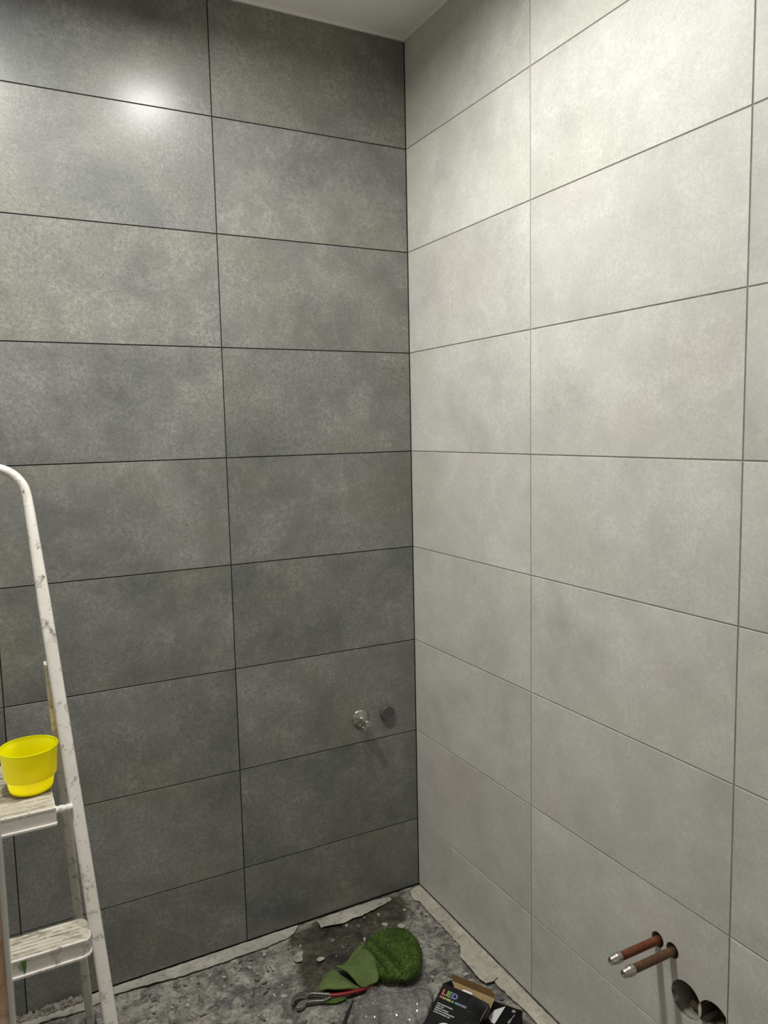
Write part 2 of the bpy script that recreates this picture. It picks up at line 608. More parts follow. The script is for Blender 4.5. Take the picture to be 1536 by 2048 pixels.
def fit_text(me, x0, x1, y0, y1):
    """stretch lettering into a rectangle of its own plane"""
    xs = [v.co.x for v in me.vertices]; ys = [v.co.y for v in me.vertices]
    ax, bx, ay, by = min(xs), max(xs), min(ys), max(ys)
    for v in me.vertices:
        v.co.x = x0 + (v.co.x - ax) / (bx - ax) * (x1 - x0)
        v.co.y = y0 + (v.co.y - ay) / (by - ay) * (y1 - y0)
    return me

def fbm(x, y, z=0.0, o=4):
    return noise.fractal(Vector((x, y, z)), 0.9, 2.1, o)

# ================================================================== STRUCTURE
JOINT = 0.0030
ROWS = [0.005] + [2.3295 - 0.3 * i for i in range(7, -1, -1)] + [2.6320]
LCOL = [0.0028, 0.5885, 1.1818, 1.7751, 2.2]        # distances from the corner
RCOL = [0.0010, 0.5864, 1.1797, 1.7730, 2.3663, 2.7]
TT = 0.009
HOLES = [(1.0065, 0.4185, 0.0160), (1.0455, 0.4180, 0.0160), (1.0825, 0.3335, 0.0375), (1.1500, 0.3345, 0.0375)]   # (distance, z, radius)

def circle_pts(cx, cz, r, seg=40):
    return [(cx + r * math.cos(2 * math.pi * k / seg), cz + r * math.sin(2 * math.pi * k / seg)) for k in range(seg)]

def tile_mesh(wd, ht, ch=0.0006):
    x, z = wd / 2, ht / 2
    def ring(dx, y):
        return [(-x + dx, y, -z + dx), (x - dx, y, -z + dx), (x - dx, y, z - dx), (-x + dx, y, z - dx)]
    v = ring(0, 0) + ring(0, -TT + ch) + ring(ch, -TT)
    f = [(3, 2, 1, 0), (8, 9, 10, 11)]
    for b in (0, 4):
        for i in range(4):
            j = (i + 1) % 4
            f.append((b + i, b + j, b + 4 + j, b + 4 + i))
    return mesh_from('tile', v, f)

def holed_plate(name, outer, holes, y0, y1):
    """plate in local x/z with round holes; front at y0 (towards -y), back at y1"""
    loops = [outer] + holes
    flat = [p for l in loops for p in l]
    tri = tessellate_polygon([[Vector((p[0], p[1], 0)) for p in l] for l in loops])
    n = len(flat)
    v = [(p[0], y0, p[1]) for p in flat] + [(p[0], y1, p[1]) for p in flat]
    bm = bmesh.new()
    bv = [bm.verts.new(p) for p in v]
    for t in tri:
        bm.faces.new([bv[i] for i in t]); bm.faces.new([bv[i + n] for i in reversed(t)])
    b = 0
    for l in loops:
        m = len(l)
        for i in range(m):
            j = (i + 1) % m
            bm.faces.new((bv[b + i], bv[b + j], bv[n + b + j], bv[n + b + i]))
        b += m
    return bm_mesh(name, bm)

def clip_circle(cx, cz, r, xlo, xhi):
    pts = circle_pts(cx, cz, r)
    return pts

cache = {}
def lay_tiles(parent, cols, mat, right):
    for c in range(len(cols) - 1):
        a = cols[c] + (JOINT / 2 if c else 0); b = cols[c + 1] - JOINT / 2
        for r in range(len(ROWS) - 1):
            z0 = ROWS[r] + (JOINT / 2 if r else 0); z1 = ROWS[r + 1] - (JOINT / 2 if r < len(ROWS) - 2 else 0)
            wd, ht = round(b - a, 5), round(z1 - z0, 5)
            cx, cz = (a + b) / 2, (z0 + z1) / 2
            hs = [h for h in HOLES if right and a < h[0] < b and z0 < h[1] < z1]
            if hs:
                hl = []
                for h in hs:
                    ring = circle_pts(h[0] - cx, h[1] - cz, h[2])
                    ring = [(min(p[0], wd / 2 - 0.0012), p[1]) for p in ring]
                    hl.append(ring)
                me = holed_plate('tile', [(-wd / 2, -ht / 2), (wd / 2, -ht / 2), (wd / 2, ht / 2), (-wd / 2, ht / 2)], hl, -TT, 0)
                me.materials.append(MAT[mat])
            else:
                key = (wd, ht, mat)
                if key not in cache:
                    cache[key] = tile_mesh(wd, ht, 0.0006 if right else 0.00025)
                    cache[key].materials.append(MAT[mat])
                me = cache[key]
            o = bpy.data.objects.new('tile', me)
            COL.objects.link(o)
            o.parent = parent
            if right:
                o.location = (TT, -cx, cz)
                o.rotation_euler = (0, 0, -math.pi / 2)
            else:
                o.location = (-cx, TT, cz)

XW, YW = -2.2, -2.7
# left wall (dark): backing bed then tiles
wall_left = struct(link('wall_left', box_mesh('wall_left', (XW - 0.1, 0.0014, 0), (0.14, 0.14, CEIL + 0.05)), 'grout_dark'))
lay_tiles(wall_left, LCOL, 'tile_dark', False)
# right wall (pale), its bed drilled for the pipes and boxes
outer = [(-0.002, 0.0), (2.8, 0.0), (2.8, CEIL + 0.05), (-0.002, CEIL + 0.05)]
wr = holed_plate('wall_right', outer, [circle_pts(h[0], h[1], h[2]) for h in HOLES], 0.0016, 0.14)
for v in wr.vertices:       # local x = distance from the corner, local y = depth
    x, y, z = v.co
    v.co = (y, -x, z)
wr.flip_normals()
wall_right = struct(link('wall_right', wr, 'grout_light'))
lay_tiles(wall_right, RCOL, 'tile_light', True)
for h in HOLES:
    d = 0.05 if h[2] > 0.03 else 0.04
    prof = [(h[2] + 0.0003, 0.0018), (h[2] + 0.0005, d), (0.0001, d + 0.002)]
    bm = bmesh.new(); rings = []
    for i, (r, dep) in enumerate(prof):
        ring = []
        for kk in range(28):
            a = 2 * math.pi * kk / 28
            q = r * (1 + (0.05 * noise.noise(Vector((math.cos(a) * 3, math.sin(a) * 3, h[0] * 30 + i))) if i == 1 else 0))
            ring.append(bm.verts.new((dep, -h[0] + q * math.cos(a), h[1] + q * math.sin(a))))
        rings.append(ring)
    for a_, b_ in zip(rings, rings[1:]):
        for i in range(28):
            j = (i + 1) % 28
            bm.faces.new((a_[i], b_[i], b_[j], a_[j]))
    bm.faces.new(rings[-1])
    link('drilled_recess', bm_mesh('drilled_recess', bm, False), 'hole', wall_right, True)
# a lump of filler left in each large hole
for (yy, zz, rr) in ((-1.0825, 0.3105, 0.024), (-1.150, 0.3125, 0.024)):
    bm = bmesh.new()
    bmesh.ops.create_icosphere(bm, subdivisions=3, radius=1)
    for v in bm.verts:
        q = 1 + 0.25 * fbm(v.co.x * 2 + yy * 9, v.co.y * 2, v.co.z * 2)
        v.co = Vector((0.036 + v.co.x * 0.014 * q, yy - 0.006 + v.co.y * rr * q, zz + v.co.z * 0.013 * q))
    link('mortar_lump', bm_mesh('mortar_lump', bm), 'hole', wall_right, True)

wall_back = struct(link('wall_back', box_mesh('wall_back', (XW - 0.1, YW - 0.1, 0), (0.14, YW, CEIL + 0.05)), 'plaster'))
wall_side = struct(link('wall_side', box_mesh('wall_side', (XW - 0.1, YW, 0), (XW, 0.0014, CEIL + 0.05)), 'plaster'))
ceiling = struct(link('ceiling', box_mesh('ceiling', (XW - 0.1, YW - 0.1, CEIL), (0.14, 0.14, CEIL + 0.1)), 'ceiling'))
trim_1 = struct(link('trim_1', box_mesh('trim_1', (XW, -0.007, 2.6322), (-0.007, 0.006, CEIL), 0.0015), 'bead'))
trim_2 = struct(link('trim_2', box_mesh('trim_2', (-0.007, YW, 2.6322), (0.006, 0.006, CEIL), 0.0015), 'bead'))

# unfinished wall end next to the camera: bare brick behind a white corner bead
wall_near = empty('wall_near', (-1.25, -1.40, 0)); struct(wall_near)
bm = bmesh.new()
NZ, NX = 150, 14
grid = [[bm.verts.new((-0.05 + 0.0931 * i / NX, -0.004 * (1 + fbm(i * 0.5, k * 0.35, 3)) * (0.4 if i in (0, NX) else 1), CEIL * k / NZ)) for i in range(NX + 1)] for k in range(NZ + 1)]
for k in range(NZ):
    for i in range(NX):
        bm.faces.new((grid[k][i], grid[k][i + 1], grid[k + 1][i + 1], grid[k + 1][i]))
add_box(bm, (-0.05, 0.001, 0), (0.0431, 0.05, CEIL))
link('brick_core', bm_mesh('brick_core', bm), 'brick', wall_near, True)
link('corner_bead', box_mesh('corner_bead', (0.0432, -0.0045, 0), (0.0475, 0.052, CEIL), 0.0012), 'bead', wall_near)

# ---- floor
def axis_pts(lo, hi, f0, f1, fine, coarse):
    out = []; x = lo
    while x < hi - 1e-9:
        out.append(x)
        x += fine if f0 <= x < f1 else coarse
        if out[-1] < f0 < x:
            x = f0
    out.append(hi)
    return out
fx = axis_pts(XW, 0.006, -1.25, 0.006, 0.0045, 0.05)
fy = axis_pts(YW, 0.006, -0.78, 0.006, 0.0045, 0.05)
WET = [(-0.461, -0.030), (-0.365, -0.015), (-0.275, -0.035), (-0.159, -0.012), (-0.070, -0.014), (-0.085, -0.070), (-0.134, -0.122), (-0.19, -0.175),
       (-0.25, -0.24), (-0.32, -0.30), (-0.43, -0.31), (-0.515, -0.297), (-0.505, -0.235), (-0.489, -0.164), (-0.450, -0.115), (-0.475, -0.07)]
def floor_z(x, y):
    return -0.0035 + 0.0022 * fbm(x * 9, y * 9, 1, 4) + 0.0016 * fbm(x * 45, y * 45, 5, 3)
verts = []; wet = []
for y in fy:
    for x in fx:
        fine = x > -1.3 and y > -0.8
        verts.append((x, y, min(floor_z(x, y), 0.0) if fine else -0.0035))
        wv = 0.0
        if -0.6 < x < 0.0 and y > -0.4:
            d = edge_dist((x, y), WET)
            wv = 0.5 + (d if inside((x, y), WET) else -d) * 9
        wet.append(max(0, min(1, wv)))
nx = len(fx); faces = []
for j in range(len(fy) - 1):
    for i in range(nx - 1):
        a = j * nx + i
        faces.append((a, a + 1, a + nx + 1, a + nx))
me = mesh_from('floor', verts, faces)
at = me.attributes.new('wet', 'FLOAT', 'POINT')
at.data.foreach_set('value', wet)
floor = struct(link('floor', me, 'floor', None, True))

# ================================================================== CEILING LIGHTS
def ceiling_light(x, y, label):
    t = empty('ceiling_light', (x, y, CEIL))
    tag(t, label, 'ceiling light', 'recessed ceiling lights')
    link('frame', lathe('frame', [(LAMP_R, 0.0), (LAMP_R, 0.006), (LAMP_R + 0.004, 0.008), (LAMP_R + 0.012, 0.004), (LAMP_R + 0.013, 0.0)], 48, '-Z'), 'bead', t, True)
    link('diffuser', lathe('diffuser', [(0.0005, 0.005), (LAMP_R - 0.0005, 0.005), (LAMP_R - 0.0005, 0.001)], 48, '-Z'), 'lamp', t)
    return t
ceiling_light(*LAMPS[0], 'round white LED ceiling panel nearest the tiled corner')
ceiling_light(*LAMPS[1], 'round white LED ceiling panel above the step ladder')

# ================================================================== STEP LADDER
CX = -1.285            # ladder centre line
lad = empty('step_ladder', (CX, -0.42, 0))
tag(lad, 'white paint-chipped metal step ladder standing at the left by the dark tiled wall', 'ladder')
L0 = Vector((CX, -0.42, 0))
def lp(x, y, z):
    return Vector((x, y, z)) - L0
def front(z):          # right stile centre line, world
    return (-1.019 - 0.066 * z, -0.717 + 0.304 * z)
def mirx(x):
    return 2 * CX - x
for side in (0, 1):
    path = []
    for k in range(15):
        z = 0.012 + (1.352 - 0.012) * k / 14
        x, y = front(z)
        path.append(lp(mirx(x) if side else x, y, z))
    def sec(i, t):
        q = max(0.0, (t - 0.86) / 0.14)
        return rrect(0.0255 - 0.0053 * q, 0.021 - 0.0008 * q, 0.006 + 0.0041 * q)
    st = link('front_stile', sweep('front_stile', path, sec, (0, 1, 0)), 'ladder', lad, True)
    x, y = front(0)
    x = mirx(x) if side else x
    link('rubber_foot', box_mesh('rubber_foot', lp(x - 0.016, y - 0.014, 0.0), lp(x + 0.016, y + 0.014, 0.03), 0.004), 'grey_plastic', st)
# handle loop bent over the top
right_pts = []
hp = [(-1.1085, -0.306, 1.352), (-1.1105, -0.300, 1.372), (-1.1165, -0.2945, 1.397), (-1.133, -0.2875, 1.4195), (-1.157, -0.283, 1.433), (-1.19, -0.281, 1.439), (CX, -0.2805, 1.441)]
full = hp + [(mirx(x), y, z) for x, y, z in reversed(hp[:-1])]
pp = [lp(*p) for p in catmull(full, 5, False)]
link('handle_loop', sweep('handle_loop', pp, lambda i, t: circ(0.0101, 14), (0, 1, 0)), 'ladder', lad, True)
# rear frame
def rear(z):
    return (-1.0405 - 0.0535 * z, -0.130 - 0.245 * z)
for side in (0, 1):
    path = []
    for k in range(12):
        z = 0.012 + (1.032 - 0.012) * k / 11
        x, y = rear(z)
        path.append(lp(mirx(x) if side else x, y, z))
    rl = link('rear_leg', sweep('rear_leg', path, lambda i, t: rrect(0.0195, 0.019, 0.005), (0, 1, 0)), 'ladder', lad, True)
    x, y = rear(0); x = mirx(x) if side else x
    link('rubber_foot', box_mesh('rubber_foot', lp(x - 0.013, y - 0.013, 0.0), lp(x + 0.013, y + 0.013, 0.028), 0.004), 'grey_plastic', rl)
    # hinge bolt through stile and rear leg
    x1, y1 = front(1.0); x2, y2 = rear(1.0)
    xa = mirx(x1) if side else x1
    bm = bmesh.new()
    bmesh.ops.create_cone(bm, cap_ends=True, segments=14, radius1=0.006, radius2=0.006, depth=0.0265,
                          matrix=Matrix.Translation(lp(xa, (y1 + y2) / 2, 1.0)) @ Matrix.Rotation(math.pi / 2, 4, 'Y'))
    link('hinge_bolt', bm_mesh('hinge_bolt', bm), 'ladder', lad, True)
for z in (0.672,):
    x, y = rear(z)
    path = [lp(mirx(x) + 0.0 + (x - mirx(x)) * k / 6, y, z) for k in range(7)]
    link('rear_crossbar', sweep('rear_crossbar', path, lambda i, t: circ(0.0075, 12), (0, 0, 1)), 'ladder', lad, True)

def rounded_plan(x0, x1, y0, y1, r):
    cx, cy = (x0 + x1) / 2, (y0 + y1) / 2
    return [(cx + u, cy + v) for u, v in rrect(x1 - x0, y1 - y0, r, 6)]

def make_step(z0, z1, yf, yb, xr, rad, nribs):
    xl = mirx(xr)
    o = rounded_plan(xl - CX, xr - CX, yf - L0.y, yb - L0.y, rad)
    s = link('step', prism('step', o, z0, z1, 0.0015), 'ladder', lad)
    o2 = rounded_plan(xl - CX - 0.001, xr - CX + 0.001, yf - L0.y - 0.0045, yb - L0.y + 0.001, rad + 0.002)
    link('step_flange', prism('step_flange', o2, z0 - 0.001, z0 + 0.004, 0.001), 'ladder', s)
    o3 = rounded_plan(xl - CX + 0.002, xr - CX - 0.002, yf - L0.y + 0.004, yb - L0.y - 0.001, max(rad - 0.003, 0.002))
    link('tread', prism('tread', o3, z1 - 0.001, z1 + 0.0012, 0.0005), 'tread', s)
    o4 = rounded_plan(xl - CX, xr - CX, yf - L0.y - 0.0005, yf - L0.y + 0.0045, 0.002)
    link('front_lip', prism('front_lip', [(min(max(px, xl - CX + rad * 0.6), xr - CX - rad * 0.6), py) for px, py in o4] if rad > 0.01 else o4, z1 - 0.002, z1 + 0.0025, 0.0008), 'ladder', s)
    bm = bmesh.new()
    rng = random.Random(int(z0 * 1000))
    for k in range(nribs):
        yy = yf + (yb - yf) * (k + 1.0) / (nribs + 1.0) - L0.y
        x = xl - CX + rad * 0.7 + 0.004
        while x < xr - CX - rad * 0.7 - 0.004:
            ln = rng.uniform(0.02, 0.07)
            x2 = min(x + ln, xr - CX - rad * 0.7 - 0.004)
            add_box(bm, (x, yy - 0.0016, z1 + 0.0008), (x2, yy + 0.0016, z1 + rng.uniform(0.0016, 0.0028)))
            x = x2 + rng.uniform(0.001, 0.006)
    rb = link('tread_ribs', bm_mesh('tread_ribs', bm), 'tread', s)
    rb['kind'] = 'stuff'
    return s
make_step(0.263, 0.295, -0.668, -0.588, front(0.28)[0] - 0.0125, 0.020, 6)
s2 = make_step(0.503, 0.535, -0.593, -0.513, front(0.52)[0] - 0.0125, 0.020, 6)
s1 = make_step(0.742, 0.7735, -0.512, -0.238, -1.1085, 0.003, 14)
# green drip and dark chips on the lower step's skirt
xx, yy = -1.186 - CX, -0.5995 - L0.y
gd = [(xx - 0.0042, 0.534), (xx + 0.0042, 0.534), (xx + 0.004, 0.520), (xx + 0.0015, 0.509), (xx - 0.0005, 0.508), (xx - 0.003, 0.522)]
bm = bmesh.new()
a_ = [bm.verts.new((p[0], yy + 0.0058, p[1])) for p in gd]; b_ = [bm.verts.new((p[0], yy + 0.0075, p[1])) for p in gd]
bm.faces.new(a_); bm.faces.new(b_[::-1])
for i in range(len(gd)):
    j = (i + 1) % len(gd); bm.faces.new((a_[i], b_[i], b_[j], a_[j]))
gp = link('paint_drip', bm_mesh('paint_drip', bm), 'green_paint', s2)
gp['label'] = 'green paint drip on the step front'
# pivot rods carrying the platform between the stiles
for side in (0, 1):
    xr_ = front(0.765)[0]
    x0 = -1.112; x1 = xr_ - 0.008
    path = []
    for k in range(9):
        x = x0 + (x1 - x0) * k / 8
        path.append(lp(mirx(x) if side else x, -0.498, 0.764))
    rs = [0.0078 + 0.0012 * math.sin(k * 2.3) for k in range(9)]
    link('pivot_rod', sweep('pivot_rod', path, lambda i, t: circ(rs[i], 14), (0, 0, 1)), 'ladder', lad, True)

# ================================================================== YELLOW CUP
cup = empty('plastic_cup', (-1.1455, -0.398, 0.7765))
tag(cup, 'yellow plastic cup standing on the ladder\'s top platform', 'cup')
link('bowl', lathe('bowl', [(0.0005, 0.002), (0.034, 0.002), (0.0375, 0.0), (0.0405, 0.0025), (0.0425, 0.008), (0.0445, 0.020), (0.0455, 0.0275), (0.0460, 0.0285), (0.0490, 0.0297), (0.0500, 0.0315),
                            (0.0515, 0.050), (0.0545, 0.083), (0.0560, 0.0900),
                            (0.0556, 0.0915), (0.0540, 0.0912), (0.0532, 0.086), (0.0522, 0.085), (0.0500, 0.052), (0.0482, 0.034), (0.0455, 0.030), (0.0420, 0.009), (0.038, 0.004), (0.0005, 0.0035)], 64), 'yellow', cup, True)
link('rim', lathe('rim', [(0.0545, 0.0885), (0.0568, 0.0890), (0.0574, 0.0905), (0.0566, 0.0922), (0.0550, 0.0922), (0.0540, 0.0905), (0.0545, 0.0885)], 64), 'yellow', cup, True)

# ================================================================== WALL VALVE AND CAP
val = empty('angle_valve', (-0.2005, 0, 0.6085))
tag(val, 'chrome angle valve with round flange on the dark tiled wall', 'valve')
link('flange', lathe('flange', [(0.0005, 0.0), (0.0275, 0.0), (0.0280, 0.002), (0.0262, 0.0055), (0.020, 0.0085), (0.013, 0.0105), (0.0105, 0.0125), (0.0005, 0.013)], 40, '-Y'), 'chrome', val, True)
link('stem', lathe('stem', [(0.0005, 0.010), (0.0080, 0.010), (0.0080, 0.022), (0.0108, 0.0235), (0.0108, 0.031), (0.0085, 0.0325), (0.0072, 0.040), (0.0005, 0.0405)], 24, '-Y'), 'chrome', val, True)
kn = link('knob', lathe('knob', [(0.0005, 0.038), (0.0075, 0.038), (0.0105, 0.0405), (0.0112, 0.046), (0.0110, 0.056), (0.0098, 0.0585), (0.0005, 0.059)], 24, '-Y'), 'dull_chrome', val, True)
ou = lathe('outlet', [(0.0005, 0.0), (0.0068, 0.0), (0.0068, 0.013), (0.0085, 0.0145), (0.0085, 0.024), (0.0060, 0.025), (0.0060, 0.022), (0.0005, 0.022)], 20, '-Z')
link('outlet', ou, 'chrome', val, True, (0, -0.027, -0.004))
capo = empty('round_cap', (-0.1075, 0, 0.6075))
tag(capo, 'round dark grey plug cap on the tiled wall beside the chrome valve', 'cap')
link('body', lathe('body', [(0.0235, 0.0), (0.0240, 0.004), (0.0236, 0.010), (0.0222, 0.0122)], 40, '-Y'), 'grey_plastic', capo, True)
link('face', lathe('face', [(0.0222, 0.0122), (0.0205, 0.0126), (0.0198, 0.0119), (0.0005, 0.0119)], 40, '-Y'), 'grey_plastic', capo, True)

# ================================================================== COPPER PIPES
def pipe(dist, z, ln, rad, mat, label, tilt):
    t = empty('water_pipe', (0.03, -dist, z))
    tag(t, label, 'pipe', 'capped water pipes')
    p0, p1 = Vector((0.012, 0, 0)), Vector((-ln - 0.03, tilt[0], tilt[1]))
    path = [p0.lerp(p1, k / 10) for k in range(11)]
    link('tube', sweep('tube', path, lambda i, tt: circ(rad, 24), (0, 0, 1)), mat, t, True)
    ferr = lathe('end_cap', [(rad + 0.0015, -0.001), (rad + 0.0022, 0.002), (rad + 0.0008, 0.006), (rad + 0.0024, 0.010), (rad + 0.0008, 0.013), (rad - 0.0004, 0.024), (rad - 0.0014, 0.0255), (rad - 0.0030, 0.0255), (rad - 0.0034, 0.0215), (0.0004, 0.0215)], 24, '-X')
    c = link('end_cap', ferr, 'dull_chrome', t, True, p1 + Vector((0.004, 0, 0)))
    link('screw_slot', box_mesh('screw_slot', (-0.0226, -0.0008, -0.0045), (-0.0212, 0.0008, 0.0045)), 'steel', c)
pipe(1.0065, 0.4170, 0.111, 0.0088, 'copper', 'red copper water pipe with silver cap, the one nearer the corner', (0, 0))
pipe(1.0455, 0.4160, 0.115, 0.0088, 'copper_dull', 'duller brown copper water pipe with silver cap, nearer the round holes', (0, 0))

# ================================================================== STRIPS ON THE FLOOR
def torn(pts, sub=5, amp=0.004, seed=0, keep=None):
    """subdivide an outline and roughen it; keep(p) -> True leaves a point alone"""
    out = []
    n = len(pts)
    for i in range(n):
        a = Vector(pts[i]); b = Vector(pts[(i + 1) % n])
        m = max(1, int((b - a).length / 0.011))
        for k in range(m):
            p = a.lerp(b, k / m)
            if not (keep and keep(p)):
                p = p + Vector((amp * fbm(p.x * 60 + seed, p.y * 60, 2), amp * fbm(p.x * 60, p.y * 60 + seed, 7)))
            out.append((p.x, p.y))
    return out
def strip(name, pts, mat, label, cat, z=0.0025, seed=0, lift=0.003, keep=None, thick=0.0014):
    o = torn(pts, seed=seed, keep=keep)
    me = sheet(name, o, 0.012, thick, lambda x, y, d, zb: z + thick + lift * max(0, fbm(x * 14 + seed, y * 14, 3)) + 0.0006 * fbm(x * 70, y * 70, seed))
    return tag(link(name, me, mat, None, True), label, cat)
kl = lambda p: p.y > -0.006
strip('paper_strip', [(-1.24, -0.004), (-0.43, -0.004), (-0.445, -0.028), (-0.470, -0.044), (-0.549, -0.053), (-0.613, -0.053), (-0.700, -0.055), (-0.777, -0.053), (-0.847, -0.046),
                      (-0.911, -0.040), (-0.973, -0.036), (-1.048, -0.057), (-1.125, -0.048), (-1.24, -0.045)],
      'paper_grey', 'long pale grey paper strip along the foot of the dark tiled wall', 'paper strip', 0.001, 3, 0.003, kl)
strip('paper_strip', [(-0.372, -0.012), (-0.373, -0.050), (-0.317, -0.064), (-0.229, -0.057), (-0.122, -0.036), (-0.121, -0.016), (-0.205, -0.010), (-0.313, -0.010)],
      'paper_grey', 'short torn grey paper strip by the dark wall, nearest the corner', 'paper strip', 0.001, 11, 0.004, kl)
kr = lambda p: p.x > -0.006
strip('paper_strip', [(-0.004, -0.012), (-0.004, -0.80), (-0.055, -0.80), (-0.047, -0.66), (-0.046, -0.60), (-0.053, -0.552), (-0.054, -0.495), (-0.050, -0.40), (-0.054, -0.339), (-0.052, -0.239),
                      (-0.051, -0.140), (-0.049, -0.082), (-0.060, -0.072), (-0.050, -0.030), (-0.030, -0.014)],
      'paper', 'long beige paper strip along the foot of the pale tiled wall', 'paper strip', 0.001, 23, 0.0025, kr)
strip('paper_scrap', [(-0.038, -0.335), (-0.058, -0.338), (-0.083, -0.372), (-0.083, -0.418), (-0.087, -0.474), (-0.078, -0.495), (-0.060, -0.497), (-0.038, -0.492), (-0.026, -0.43)],
      'paper', 'torn beige paper scrap lying on the strip by the pale wall, behind the open box', 'paper scrap', 0.0062, 31, 0.002)

# mortar ridge left behind the ladder
bm = bmesh.new(); rings = []
NR = 60
for i in range(NR + 1):
    x = -1.23 + 0.185 * i / NR
    rr = 0.0095 * (1 + 0.7 * fbm(x * 70, 1.0, 0)) * (0.25 + 0.75 * min(1, (NR - i) / 6, (i + 2) / 6)) * (0.8 + 0.5 * (i / NR))
    ring = []
    for kk in range(14):
        a = math.pi * kk / 13
        q = rr * (1 + 0.6 * fbm(x * 150, math.cos(a) * 3, math.sin(a) * 3))
        ring.append(bm.verts.new((x, -0.0165 - q * math.cos(a) * 0.95, max(0.003, 0.003 + q * math.sin(a) * 1.35))))
    rings.append(ring)
for a_, b_ in zip(rings, rings[1:]):
    for i in range(13):
        bm.faces.new((a_[i], b_[i], b_[i + 1], a_[i + 1]))
    bm.faces.new((a_[13], b_[13], b_[0], a_[0]))
bm.faces.new(rings[0]); bm.faces.new(rings[-1])
tag(link('mortar_ridge', bm_mesh('mortar_ridge', bm), 'mortar', None, True), 'crumbly ridge of mortar along the wall foot behind the ladder', 'mortar')

# ================================================================== GREEN TOWEL
tow = empty('green_towel', (-0.30, -0.30, 0))
tag(tow, 'crumpled green towel lying on the floor near the corner, wrapped over pliers', 'towel')
T0 = Vector((-0.30, -0.30, 0))
OUT = [(-0.330, -0.245), (-0.300, -0.215), (-0.262, -0.205), (-0.215, -0.208), (-0.180, -0.238), (-0.174, -0.285), (-0.188, -0.335), (-0.222, -0.380), (-0.258, -0.397), (-0.297, -0.378), (-0.330, -0.352), (-0.338, -0.300)]
oc = [Vector((p[0], p[1])) for p in catmull([(x, y, 0) for x, y in OUT], 6)]
cen = Vector((-0.252, -0.302))
bm = bmesh.new()
NPH = 40
rings = []
for q in range(NPH + 1):
    ph = -math.pi / 2 + math.pi * q / NPH
    s = max(abs(math.cos(ph)), 0.0) ** 0.55
    ring = []
    for p in oc:
        e = cen + (p - cen) * s
        x, y = e.x, e.y
        hh = 0.058 * (1.0 + 0.10 * fbm(x * 18, y * 18, 4))
        xc = -0.281 - 0.10 * (y + 0.30)
        if x < xc:
            hh *= 0.86
        z = 0.027 + (hh - 0.027) * math.sin(ph) if ph > 0 else 0.027 + 0.026 * math.sin(ph)
        if ph > 0:
            z -= 0.019 * math.exp(-((x - xc) / 0.007) ** 2) * math.sin(ph)
            xc2 = -0.312 - 0.05 * (y + 0.30)
            z -= 0.012 * math.exp(-((x - xc2) / 0.005) ** 2) * math.sin(ph)
        d = fbm(x * 60, y * 60, z * 60) * 0.0022
        ring.append(bm.verts.new((x + d - T0.x, y + d - T0.y, max(0.0015, z + d))))
    rings.append(ring)
nr = len(oc)
for a_, b_ in zip(rings, rings[1:]):
    for i in range(nr):
        j = (i + 1) % nr
        bm.faces.new((a_[i], a_[j], b_[j], b_[i]))
bmesh.ops.remove_doubles(bm, verts=bm.verts, dist=1e-5)
bmesh.ops.recalc_face_normals(bm, faces=bm.faces)
# terry loops growing out of the pile
rng = random.Random(3)
bfaces = [f for f in bm.faces if f.calc_center_median().z > 0.003]
areas = [f.calc_area() for f in bfaces]
loops = rng.choices(bfaces, weights=areas, k=11000)
tv = []
for f in loops:
    vs = [v.co for v in f.verts]
    u, vv = rng.random(), rng.random()
    if len(vs) == 4:
        p = vs[0].lerp(vs[1], u).lerp(vs[3].lerp(vs[2], u), vv)
    else:
        p = vs[0].lerp(vs[1], u).lerp(vs[2], vv)
    n = f.normal.copy()
    dirn = (n + Vector((rng.uniform(-1, 1), rng.uniform(-1, 1), rng.uniform(-1, 1))) * 0.75).normalized()
    side = dirn.cross(Vector((rng.uniform(-1, 1), rng.uniform(-1, 1), rng.uniform(-1, 1)))).normalized() * rng.uniform(0.0005, 0.0010)
    tv.append((p - side - n * 0.001, p + side - n * 0.001, p + dirn * rng.uniform(0.003, 0.0075)))
for a_, b_, c_ in tv:
    bm.faces.new((bm.verts.new(a_), bm.verts.new(b_), bm.verts.new(c_)))
link('terry_bundle', bm_mesh('terry_bundle', bm, False), 'terry', tow, False)

def leaf(name, pts, bulge, seed, mat='towel', thick=0.0035):
    o = [(p.x - T0.x, p.y - T0.y, p.z) for p in catmull(pts, 4)]
    def zf(x, y, d, zb):
        return zb + bulge * (1 - math.exp(-d / 0.018)) + 0.0035 * fbm((x + y) * 26 + seed, (x - y) * 12, seed) + 0.0012 * fbm(x * 90, y * 90, seed)
    return link(name, sheet(name, o, 0.006, thick, zf), mat, tow, True)
leaf('folded_layer', [(-0.345, -0.232, 0.030), (-0.326, -0.262, 0.046), (-0.322, -0.300, 0.050), (-0.332, -0.340, 0.044), (-0.3397, -0.3640, 0.030), (-0.362, -0.362, 0.022), (-0.3869, -0.3575, 0.021), (-0.4019, -0.321, 0.038),
                      (-0.412, -0.280, 0.034), (-0.4138, -0.2464, 0.016), (-0.3974, -0.246, 0.014), (-0.376, -0.246, 0.020)], 0.010, 2)
leaf('folded_tip', [(-0.418, -0.243, 0.007), (-0.406, -0.290, 0.012), (-0.396, -0.325, 0.014), (-0.3891, -0.354, 0.016), (-0.4273, -0.343, 0.023), (-0.462, -0.325, 0.024),
                    (-0.486, -0.304, 0.012), (-0.491, -0.2955, 0.006), (-0.470, -0.272, 0.006), (-0.446, -0.252, 0.006)], 0.012, 6)
leaf('under_layer', [(-0.351, -0.232, 0.008), (-0.338, -0.206, 0.010), (-0.303, -0.196, 0.016), (-0.278, -0.206, 0.020), (-0.29, -0.24, 0.020), (-0.33, -0.25, 0.016)], 0.012, 9)
